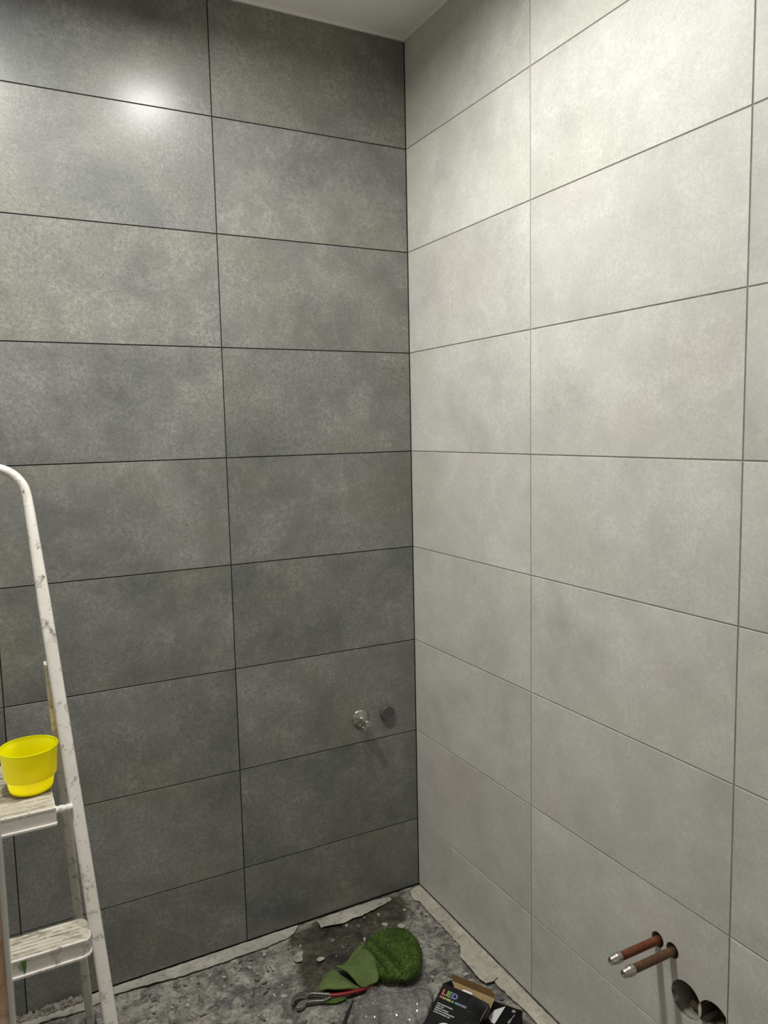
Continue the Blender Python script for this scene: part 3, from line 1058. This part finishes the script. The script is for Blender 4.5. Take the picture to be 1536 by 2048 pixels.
leaf('frayed_corner', [(-0.487, -0.336, 0.0045), (-0.4646, -0.340, 0.0045), (-0.433, -0.350, 0.0045), (-0.4339, -0.3580, 0.0045), (-0.4593, -0.3575, 0.0045), (-0.4812, -0.3490, 0.0045)], 0.001, 12, 'terry', 0.003)

# ================================================================== PLIERS
pl = empty('pliers', (-0.54, -0.315, 0))
tag(pl, 'slip-joint pliers with red grips, jaws poking out from under the green towel', 'pliers')
Q0 = (-0.54, -0.315)
def pshape(name, pts, z0, z1, mat, parent, sub=3, bev=0.0012):
    o = [(p.x - Q0[0], p.y - Q0[1]) for p in catmull([(x, y, 0) for x, y in pts], sub)]
    return link(name, prism(name, o, z0, z1, bev), mat, parent)
uj = pshape('upper_jaw', [(-0.5715, -0.3190), (-0.5663, -0.3065), (-0.555, -0.2955), (-0.5386, -0.2895), (-0.5245, -0.2935), (-0.5165, -0.3035), (-0.5165, -0.3115), (-0.5300, -0.3165), (-0.5430, -0.3105), (-0.5550, -0.3095), (-0.5625, -0.3160), (-0.5665, -0.3225)], 0.008, 0.017, 'steel', pl)
lj = pshape('lower_jaw', [(-0.5631, -0.3325), (-0.5600, -0.3255), (-0.5480, -0.3175), (-0.5326, -0.3175), (-0.5250, -0.3205), (-0.5320, -0.3275), (-0.5420, -0.3335), (-0.5520, -0.3370)], 0.004, 0.0135, 'steel_bright', pl)
# jaw teeth
for i in range(5):
    x = -0.5590 + 0.0035 * i; y = -0.3125 + (0.0005 if i > 2 else 0) * i
    bm = bmesh.new()
    tvv = [bm.verts.new((x - Q0[0] + dx, y - Q0[1] + dy, z)) for z in (0.009, 0.016) for dx, dy in ((-0.0016, 0.0035), (0.0016, 0.0035), (0, -0.0005))]
    for f in ((0, 1, 2), (5, 4, 3), (0, 3, 4, 1), (1, 4, 5, 2), (2, 5, 3, 0)):
        bm.faces.new([tvv[k] for k in f])
    link('tooth', bm_mesh('tooth', bm), 'steel_bright', uj)
bm = bmesh.new()
bmesh.ops.create_cone(bm, cap_ends=True, segments=18, radius1=0.0052, radius2=0.0046, depth=0.016, matrix=Matrix.Translation((-0.5250 - Q0[0], -0.3085 - Q0[1], 0.0115)))
link('pivot', bm_mesh('pivot', bm), 'steel_bright', pl, True)
def arm(name, pts, wv, hv, mat, parent):
    P = [Vector((p[0] - Q0[0], p[1] - Q0[1], p[2])) for p in catmull(pts, 5, False)]
    return link(name, sweep(name, P, lambda i, t: rrect(wv(t), hv(t), min(wv(t), hv(t)) * 0.4), (0, 0, 1)), mat, parent, True)
arm('handle', [(-0.527, -0.303, 0.0135), (-0.508, -0.306, 0.0135), (-0.4926, -0.3150, 0.013), (-0.480, -0.3245, 0.013), (-0.4682, -0.3330, 0.013)], lambda t: 0.0115 - 0.002 * t, lambda t: 0.0075, 'steel', pl)
arm('handle', [(-0.532, -0.322, 0.0085), (-0.512, -0.3275, 0.008), (-0.4883, -0.3380, 0.0075), (-0.470, -0.3370, 0.0085), (-0.4609, -0.3345, 0.009)], lambda t: 0.010 - 0.002 * t, lambda t: 0.007, 'steel', pl)
arm('grip', [(-0.4705, -0.3330, 0.0115), (-0.448, -0.3440, 0.012), (-0.4200, -0.3515, 0.012), (-0.385, -0.3560, 0.012), (-0.352, -0.3555, 0.012)], lambda t: 0.0092 + 0.003 * t, lambda t: 0.009, 'red', pl)

# ================================================================== CLEAR PLASTIC BAG
bag = empty('plastic_bag', (-0.34, -0.44, 0))
tag(bag, 'crumpled clear plastic bag on the floor between the towel and the open box', 'plastic bag')
B0 = Vector((-0.34, -0.44))
BO = [(-0.400, -0.372), (-0.352, -0.352), (-0.318, -0.385), (-0.262, -0.408), (-0.232, -0.418), (-0.222, -0.450), (-0.245, -0.485), (-0.308, -0.532), (-0.362, -0.575), (-0.41, -0.570), (-0.462, -0.500), (-0.452, -0.440), (-0.425, -0.390)]
def bag_layer(name, height, seed, shrink):
    c = Vector((-0.34, -0.46))
    pts = []
    for p in catmull([(x, y, 0) for x, y in BO], 5):
        e = c + (Vector((p.x, p.y)) - c) * shrink
        k = 0.008
        pts.append((e.x + k * fbm(e.x * 25, e.y * 25, seed) - B0.x, e.y + k * fbm(e.x * 25 + 9, e.y * 25, seed) - B0.y))
    def zf(x, y, d, zb):
        wx, wy = x + 0.02 * fbm(x * 9, y * 9, seed + 2, 2), y + 0.02 * fbm(x * 9 + 4, y * 9, seed + 2, 2)
        r1 = 1 - abs(noise.noise(Vector((wx * 11, wy * 8, seed))))
        r2 = 1 - abs(noise.noise(Vector((wx * 30, wy * 22, seed + 4))))
        r3 = 1 - abs(noise.noise(Vector((wx * 70, wy * 60, seed + 9))))
        e = min(1.0, d / 0.045)
        return 0.004 + e ** 0.6 * height * (0.30 + 0.45 * r1 ** 4 + 0.30 * r2 ** 8 + 0.12 * r3 ** 8)
    return link(name, sheet(name, pts, 0.0042, 0.0, zf), 'film', bag, False)
bag_layer('film', 0.034, 3, 1.0)
bag_layer('film', 0.016, 8, 0.94)

# ================================================================== BLACK BOXES
def face_matrix(a, e1, e2, n):
    m = Matrix((e1, -e2, n)).transposed().to_4x4()     # local x = across, y = up the face, z = out of the face
    m.translation = a
    return m
A1 = Vector((-0.2295, -0.5185, 0.0800))
E1 = Vector((0.4876, -0.8731, 0.0)); E2 = Vector((-0.8162, -0.4558, -0.3551)); N1 = Vector((-0.3100, -0.1731, 0.9348))
BW, BL, BD = 0.127, 0.130, 0.033
box1 = empty('led_panel_box')
box1.matrix_world = face_matrix(A1, E1, E2, N1)
tag(box1, 'open black LED panel box with rainbow lettering, propped on a smaller box', 'box')
T = 0.0011
def dent(x, y):       # crumpled top right corner of the printed face
    t = max(0.0, 1 - math.hypot((x - BW) / 0.040, (y + 0.012) / 0.045))
    return -0.010 * t + 0.0012 * fbm(x * 40, y * 40, 2) * min(1, max(0, (x - 0.07) / 0.03))
def panel(name, x0, x1, y0, y1, zf, mats, parent, nx_=14, ny_=14, t=T):
    """card panel in the box's own frame: outside printed, inside bare card"""
    bm = bmesh.new()
    g = [[bm.verts.new((x0 + (x1 - x0) * i / nx_, y0 + (y1 - y0) * j / ny_, zf(x0 + (x1 - x0) * i / nx_, y0 + (y1 - y0) * j / ny_))) for i in range(nx_ + 1)] for j in range(ny_ + 1)]
    h = [[bm.verts.new((v.co.x, v.co.y, v.co.z - t)) for v in row] for row in g]
    for j in range(ny_):
        for i in range(nx_):
            f = bm.faces.new((g[j][i], g[j][i + 1], g[j + 1][i + 1], g[j + 1][i])); f.material_index = 0
            f = bm.faces.new((h[j][i], h[j + 1][i], h[j + 1][i + 1], h[j][i + 1])); f.material_index = 1
    edge = [(j, 0) for j in range(ny_ + 1)] + [(ny_, i) for i in range(1, nx_ + 1)] + [(j, nx_) for j in range(ny_ - 1, -1, -1)] + [(0, i) for i in range(nx_ - 1, 0, -1)]
    for (p, q) in zip(edge, edge[1:] + edge[:1]):
        f = bm.faces.new((g[p[0]][p[1]], g[q[0]][q[1]], h[q[0]][q[1]], h[p[0]][p[1]])); f.material_index = 1
    me = bm_mesh(name, bm)
    return link(name, me, mats, parent)
front_panel = panel('front_panel', 0, BW, -BL, 0, dent, ['black_card', 'card'], box1)
panel('back_panel', 0, BW, -BL, 0, lambda x, y: -BD + T, ['card', 'black_card'], box1)
panel('end_panel', 0.004, BW - 0.002, 0, 0.0325, lambda x, y: -BD + T - 0.0006, ['card', 'black_card'], box1)
# side panels
def vpanel(name, pts, thick, mats, parent):
    """quad panel given by four corner points in the box frame, thickened along its normal"""
    P = [Vector(p) for p in pts]
    n = (P[1] - P[0]).cross(P[2] - P[0]).normalized() * thick
    bm = bmesh.new()
    a = [bm.verts.new(p) for p in P]; b = [bm.verts.new(p - n) for p in P]
    f = bm.faces.new(a); f.material_index = 0
    f = bm.faces.new(b[::-1]); f.material_index = 1
    for i in range(len(P)):
        j = (i + 1) % len(P)
        f = bm.faces.new((a[i], b[i], b[j], a[j])); f.material_index = 1
    bmesh.ops.recalc_face_normals(bm, faces=bm.faces)
    me = bm_mesh(name, bm, False)
    return link(name, me, mats, parent)
vpanel('side_panel', [(0, 0, -T), (0, -BL, -T), (0, -BL, -BD + T), (0, 0, -BD + T)], -T, ['black_card', 'card'], box1)
vpanel('side_panel', [(BW, 0, -0.011), (BW, 0, -BD + T), (BW, -BL, -BD + T), (BW, -BL, -T), (BW, -0.034, -T - 0.001)], -T, ['black_card', 'card'], box1)
vpanel('near_panel', [(0, -BL, -T), (BW, -BL, -T), (BW, -BL, -BD + T), (0, -BL, -BD + T)], T, ['black_card', 'card'], box1)
# tuck flap with rounded ends, bent up from the end panel
fl = [(0.004, 0.0325), (0.004, 0.047), (0.006, 0.0505), (0.010, 0.052), (BW - 0.013, 0.052), (BW - 0.007, 0.0495), (BW - 0.003, 0.044), (BW - 0.002, 0.0325)]
ang = math.radians(58)
pts3 = []
for x, y in fl:
    s = (y - 0.0325) * 0.84
    pts3.append((x - s * 0.30, 0.0325 + s * math.cos(ang), -BD + T + s * math.sin(ang)))
vpanel('tuck_flap', pts3[::-1], -T, ['card_dark', 'card_dark'], box1)
# dust flap folded out at the left
vpanel('dust_flap', [(0.0004, 0.0, -0.0015), (0.009, 0.0225, -0.0150), (0.022, 0.0105, -0.0165), (0.010, -0.001, -0.0170)], T, ['black_card', 'black_card'], box1)
# torn corner of card standing up at the right
vpanel('torn_card', [(BW - 0.020, 0.0015, -0.010), (BW - 0.0225, 0.0105, -0.0045), (BW - 0.004, -0.004, -0.012)], T, ['black_card', 'card'], box1)
# white tab showing in the opening
tabp = rrect(0.030, 0.014, 0.0068, 6)
bm = bmesh.new()
ta = [bm.verts.new((0.0605 + x, 0.006 + y, -0.0140 - 0.10 * y)) for x, y in tabp]; tb = [bm.verts.new((0.0605 + x, 0.006 + y, -0.0155 - 0.10 * y)) for x, y in tabp]
bm.faces.new(ta); bm.faces.new(tb[::-1])
for i in range(len(tabp)):
    j = (i + 1) % len(tabp); bm.faces.new((ta[i], tb[i], tb[j], ta[j]))
wt = link('inner_tab', bm_mesh('inner_tab', bm), 'white_paper', box1)
wt['label'] = 'white rounded tab inside the box opening'
# lettering (flat print lying on the face)
def letter(txt, x0, x1, y0, y1, mat, off=0.0, z=0.0006, name='lettering', parent=front_panel, size=0.02):
    me = fit_text(text_mesh(txt, size, off), x0, x1, y0, y1)
    ox = x0
    for v in me.vertices:
        v.co.x -= ox
    o = link(name, me, mat, parent, False, (ox, 0, z))
    return o
letter('L', 0.0085, 0.0190, -0.0285, -0.0135, 'pr_red', 0.0009)
letter('E', 0.0205, 0.0335, -0.0285, -0.0135, 'pr_green', 0.0009)
letter('D', 0.0355, 0.0515, -0.0285, -0.0135, 'pr_blue', 0.0009)
letter('L', 0.0098, 0.0180, -0.0272, -0.0147, 'pr_red_d', -0.0005, 0.0009)
letter('E', 0.0218, 0.0325, -0.0272, -0.0147, 'pr_green_d', -0.0005, 0.0009)
letter('D', 0.0368, 0.0502, -0.0272, -0.0147, 'pr_blue_d', -0.0005, 0.0009)
letter('PANELS SERIES', 0.0075, 0.0828, -0.0380, -0.0325, 'spectrum', 0.0008, 0.0012)
for txt, x1, y in (('HIGH BRIGHTNESS', 0.0519, 0.0519), ('HIGH CRI', 0.0290, 0.0573), ('ENERGY SAVING', 0.0454, 0.0628), ('ELEGANT APPEARANCE', 0.0638, 0.0682), ('LONG WORKING LIFE', 0.0547, 0.0739)):
    letter(txt, 0.0092, x1, -y - 0.0016, -y + 0.0016, 'print_white', 0.0005)
# printed picture of a round white panel near the lower edge
def disc(name, cx, cy, r, z, mat, parent, ylim=None):
    pts = [(cx + r * math.cos(2 * math.pi * k / 48), cy + r * math.sin(2 * math.pi * k / 48)) for k in range(48)]
    me = mesh_from(name, [(x, max(y, ylim) if ylim else y, z) for x, y in pts], [tuple(range(48))])
    return link(name, me, mat, parent)
disc('printed_panel', 0.0560, -0.1150, 0.0265, 0.0007, 'print_white', front_panel, -0.128)
disc('printed_panel', 0.0560, -0.1155, 0.0215, 0.0010, 'print_grey', front_panel, -0.128)

# second, smaller black box
R2 = Vector((-0.0765, -0.6490)); F1 = Vector((0.557, -0.8305)); F2 = Vector((-0.8305, -0.557))
box2 = empty('led_panel_box')
box2.matrix_world = face_matrix(Vector((R2.x - F1.x * 0.11, R2.y - F1.y * 0.11, 0.0)), Vector((*F1, 0)), Vector((*F2, 0)), Vector((0, 0, 1)))
tag(box2, 'closed black box with a white panel printed on it, beside the pale wall\'s paper strip', 'box')
pl2 = [(u + 0.055, v - 0.04) for u, v in rrect(0.11, 0.08, 0.004, 4)]
b2 = link('carton', prism('carton', pl2, 0.001, 0.034, 0.001), 'black_card', box2)
M2 = box2.matrix_world.inverted()
def on2(x, y):
    p = M2 @ Vector((x, y, 0.034))
    return (p.x, p.y)
def poly2(name, pts, mat, z):
    q = [on2(*p) for p in pts]
    ar = sum(q[i][0] * q[(i + 1) % len(q)][1] - q[(i + 1) % len(q)][0] * q[i][1] for i in range(len(q)))
    if ar < 0:
        q = q[::-1]
    return link(name, mesh_from(name, [(x, y, z) for x, y in q], [tuple(range(len(q)))]), mat, b2)
poly2('printed_panel', [(-0.1383, -0.6116), (-0.1057, -0.6157), (-0.1641, -0.6495), (-0.1680, -0.6430), (-0.1560, -0.6300)], 'print_white', 0.0344)
poly2('printed_panel', [(-0.1383, -0.6116), (-0.1560, -0.6300), (-0.1680, -0.6430), (-0.1665, -0.6235)], 'print_grey', 0.0344)
cx2, cy2 = on2(-0.0980, -0.6395)
ring = [(cx2 + r * math.cos(2 * math.pi * k / 24), cy2 + r * math.sin(2 * math.pi * k / 24), 0.0345) for r in (0.0046, 0.0037) for k in range(24)]
link('printed_emblem', mesh_from('printed_emblem', ring, [(k, (k + 1) % 24, 24 + (k + 1) % 24, 24 + k) for k in range(24)]), 'print_white', b2)
tm = fit_text(text_mesh('1', 0.006, 0.0), -0.0012, 0.0012, -0.0024, 0.0024)
link('lettering', tm, 'print_white', b2, False, (cx2, cy2, 0.0345))
# thin rule and sideways lettering running down the box
la = Vector(on2(-0.1028, -0.6496)); lb = Vector(on2(-0.1217, -0.6586)); nn = (lb - la).normalized(); pn = Vector((-nn.y, nn.x)) * 0.0005
q = [la + pn, la - pn, lb - pn, lb + pn]
link('printed_rule', mesh_from('printed_rule', [(p.x, p.y, 0.0345) for p in q], [(3, 2, 1, 0)]), 'print_white', b2)
tm = fit_text(text_mesh('LED', 0.008, 0.0), 0, 0.014, -0.0026, 0.0026)
tx = link('lettering', tm, 'print_white', b2, False, (lb.x, lb.y, 0.0345))
tx.rotation_euler = (0, 0, math.atan2(nn.y, nn.x))

# ================================================================== LOOSE BITS
# dark strip in place of the shade along a paper sheet's edge
sv = [Vector((-0.4145, -0.366, 0)), Vector((-0.4205, -0.3715, 0)), Vector((-0.452, -0.400, 0)), Vector((-0.492, -0.446, 0)), Vector((-0.484, -0.450, 0)), Vector((-0.443, -0.402, 0))]
tag(link('shade_sliver', prism('shade_sliver', [(v.x, v.y) for v in sv], 0.0, 0.004, 0.0006), 'shade_strip'), 'thin dark strip standing in for the shade of a paper edge, left of the clear bag', 'painted shade')
def curl(name, pts, z, mat, label, cat, seed):
    o = [(p.x, p.y) for p in catmull([(x, y, 0) for x, y in pts], 3)]
    me = sheet(name, o, 0.006, 0.0012, lambda x, y, d, zb: z + 0.0012 + 0.003 * max(0, fbm(x * 50, y * 50, seed)))
    return tag(link(name, me, mat, None, True), label, cat)
curl('plaster_flake', [(-0.497, -0.136), (-0.480, -0.122), (-0.462, -0.124), (-0.470, -0.140), (-0.478, -0.160), (-0.496, -0.156)], 0.0008, 'flake', 'pale plaster flake at the left edge of the damp patch', 'plaster flake', 1)
curl('plaster_flake', [(-0.441, -0.176), (-0.431, -0.170), (-0.419, -0.176), (-0.421, -0.184), (-0.436, -0.186)], 0.0008, 'flake', 'small pale plaster flake inside the damp patch, left of the towel', 'plaster flake', 5)
curl('plaster_flake', [(-0.168, -0.156), (-0.155, -0.150), (-0.146, -0.160), (-0.150, -0.172), (-0.164, -0.174)], 0.0008, 'flake', 'round pale plaster flake just behind the towel towards the corner', 'plaster flake', 9)

FEET = [(front(0)[0], front(0)[1]), (mirx(front(0)[0]), front(0)[1]), (rear(0)[0], rear(0)[1]), (mirx(rear(0)[0]), rear(0)[1])]
KEEP_OUT = [OUT, BO, [(-0.50, -0.23), (-0.34, -0.19), (-0.32, -0.37), (-0.58, -0.35), (-0.58, -0.28)], [(-0.17, -0.53), (-0.06, -0.64), (-0.20, -0.78), (-0.37, -0.60)]]
def debris(bm, count, mi, smin, smax, seed):
    rng = random.Random(seed)
    for _ in range(count):
        x = rng.uniform(-1.2, -0.065); y = -rng.random() ** 1.2 * 0.64 - 0.068
        if any(math.hypot(x - fx_, y - fy_) < 0.035 for fx_, fy_ in FEET) or any(inside((x, y), p) for p in KEEP_OUT):
            continue
        if mi == 0 and inside((x, y), WET) and rng.random() < 0.5:
            continue
        s = smin + (smax - smin) * rng.random() ** 3.5
        k = rng.randint(4, 7)
        a0 = rng.uniform(0, 6.28); rot = rng.uniform(0, 3.14)
        t = rng.uniform(0.0002, 0.0006)
        tx, ty = rng.uniform(-0.06, 0.06), rng.uniform(-0.06, 0.06)
        top = []; bot = []
        st = rng.uniform(0.3, 1.0)
        for i in range(k):
            a = a0 + 2 * math.pi * i / k + rng.uniform(-0.35, 0.35)
            r = s * rng.uniform(0.55, 1.15)
            px, py = r * math.cos(a), r * math.sin(a) * st
            dx, dy = px * math.cos(rot) - py * math.sin(rot), px * math.sin(rot) + py * math.cos(rot)
            z = max(0.0002, floor_z(x, y) + 0.0022 + tx * dx + ty * dy)
            top.append(bm.verts.new((x + dx, y + dy, z + t))); bot.append(bm.verts.new((x + dx, y + dy, z - 0.003)))
        f = bm.faces.new(top); f.material_index = mi
        for i in range(k):
            j = (i + 1) % k
            f = bm.faces.new((top[i], bot[i], bot[j], top[j])); f.material_index = mi
bm = bmesh.new()
debris(bm, 700, 0, 0.0008, 0.011, 5)
debris(bm, 420, 1, 0.0015, 0.012, 6)
o = link('plaster_debris', bm_mesh('plaster_debris', bm), ['flake', 'flake_dark'])
o['kind'] = 'stuff'; o['label'] = 'pale and dark plaster crumbs strewn across the grey floor'; o['category'] = 'debris'
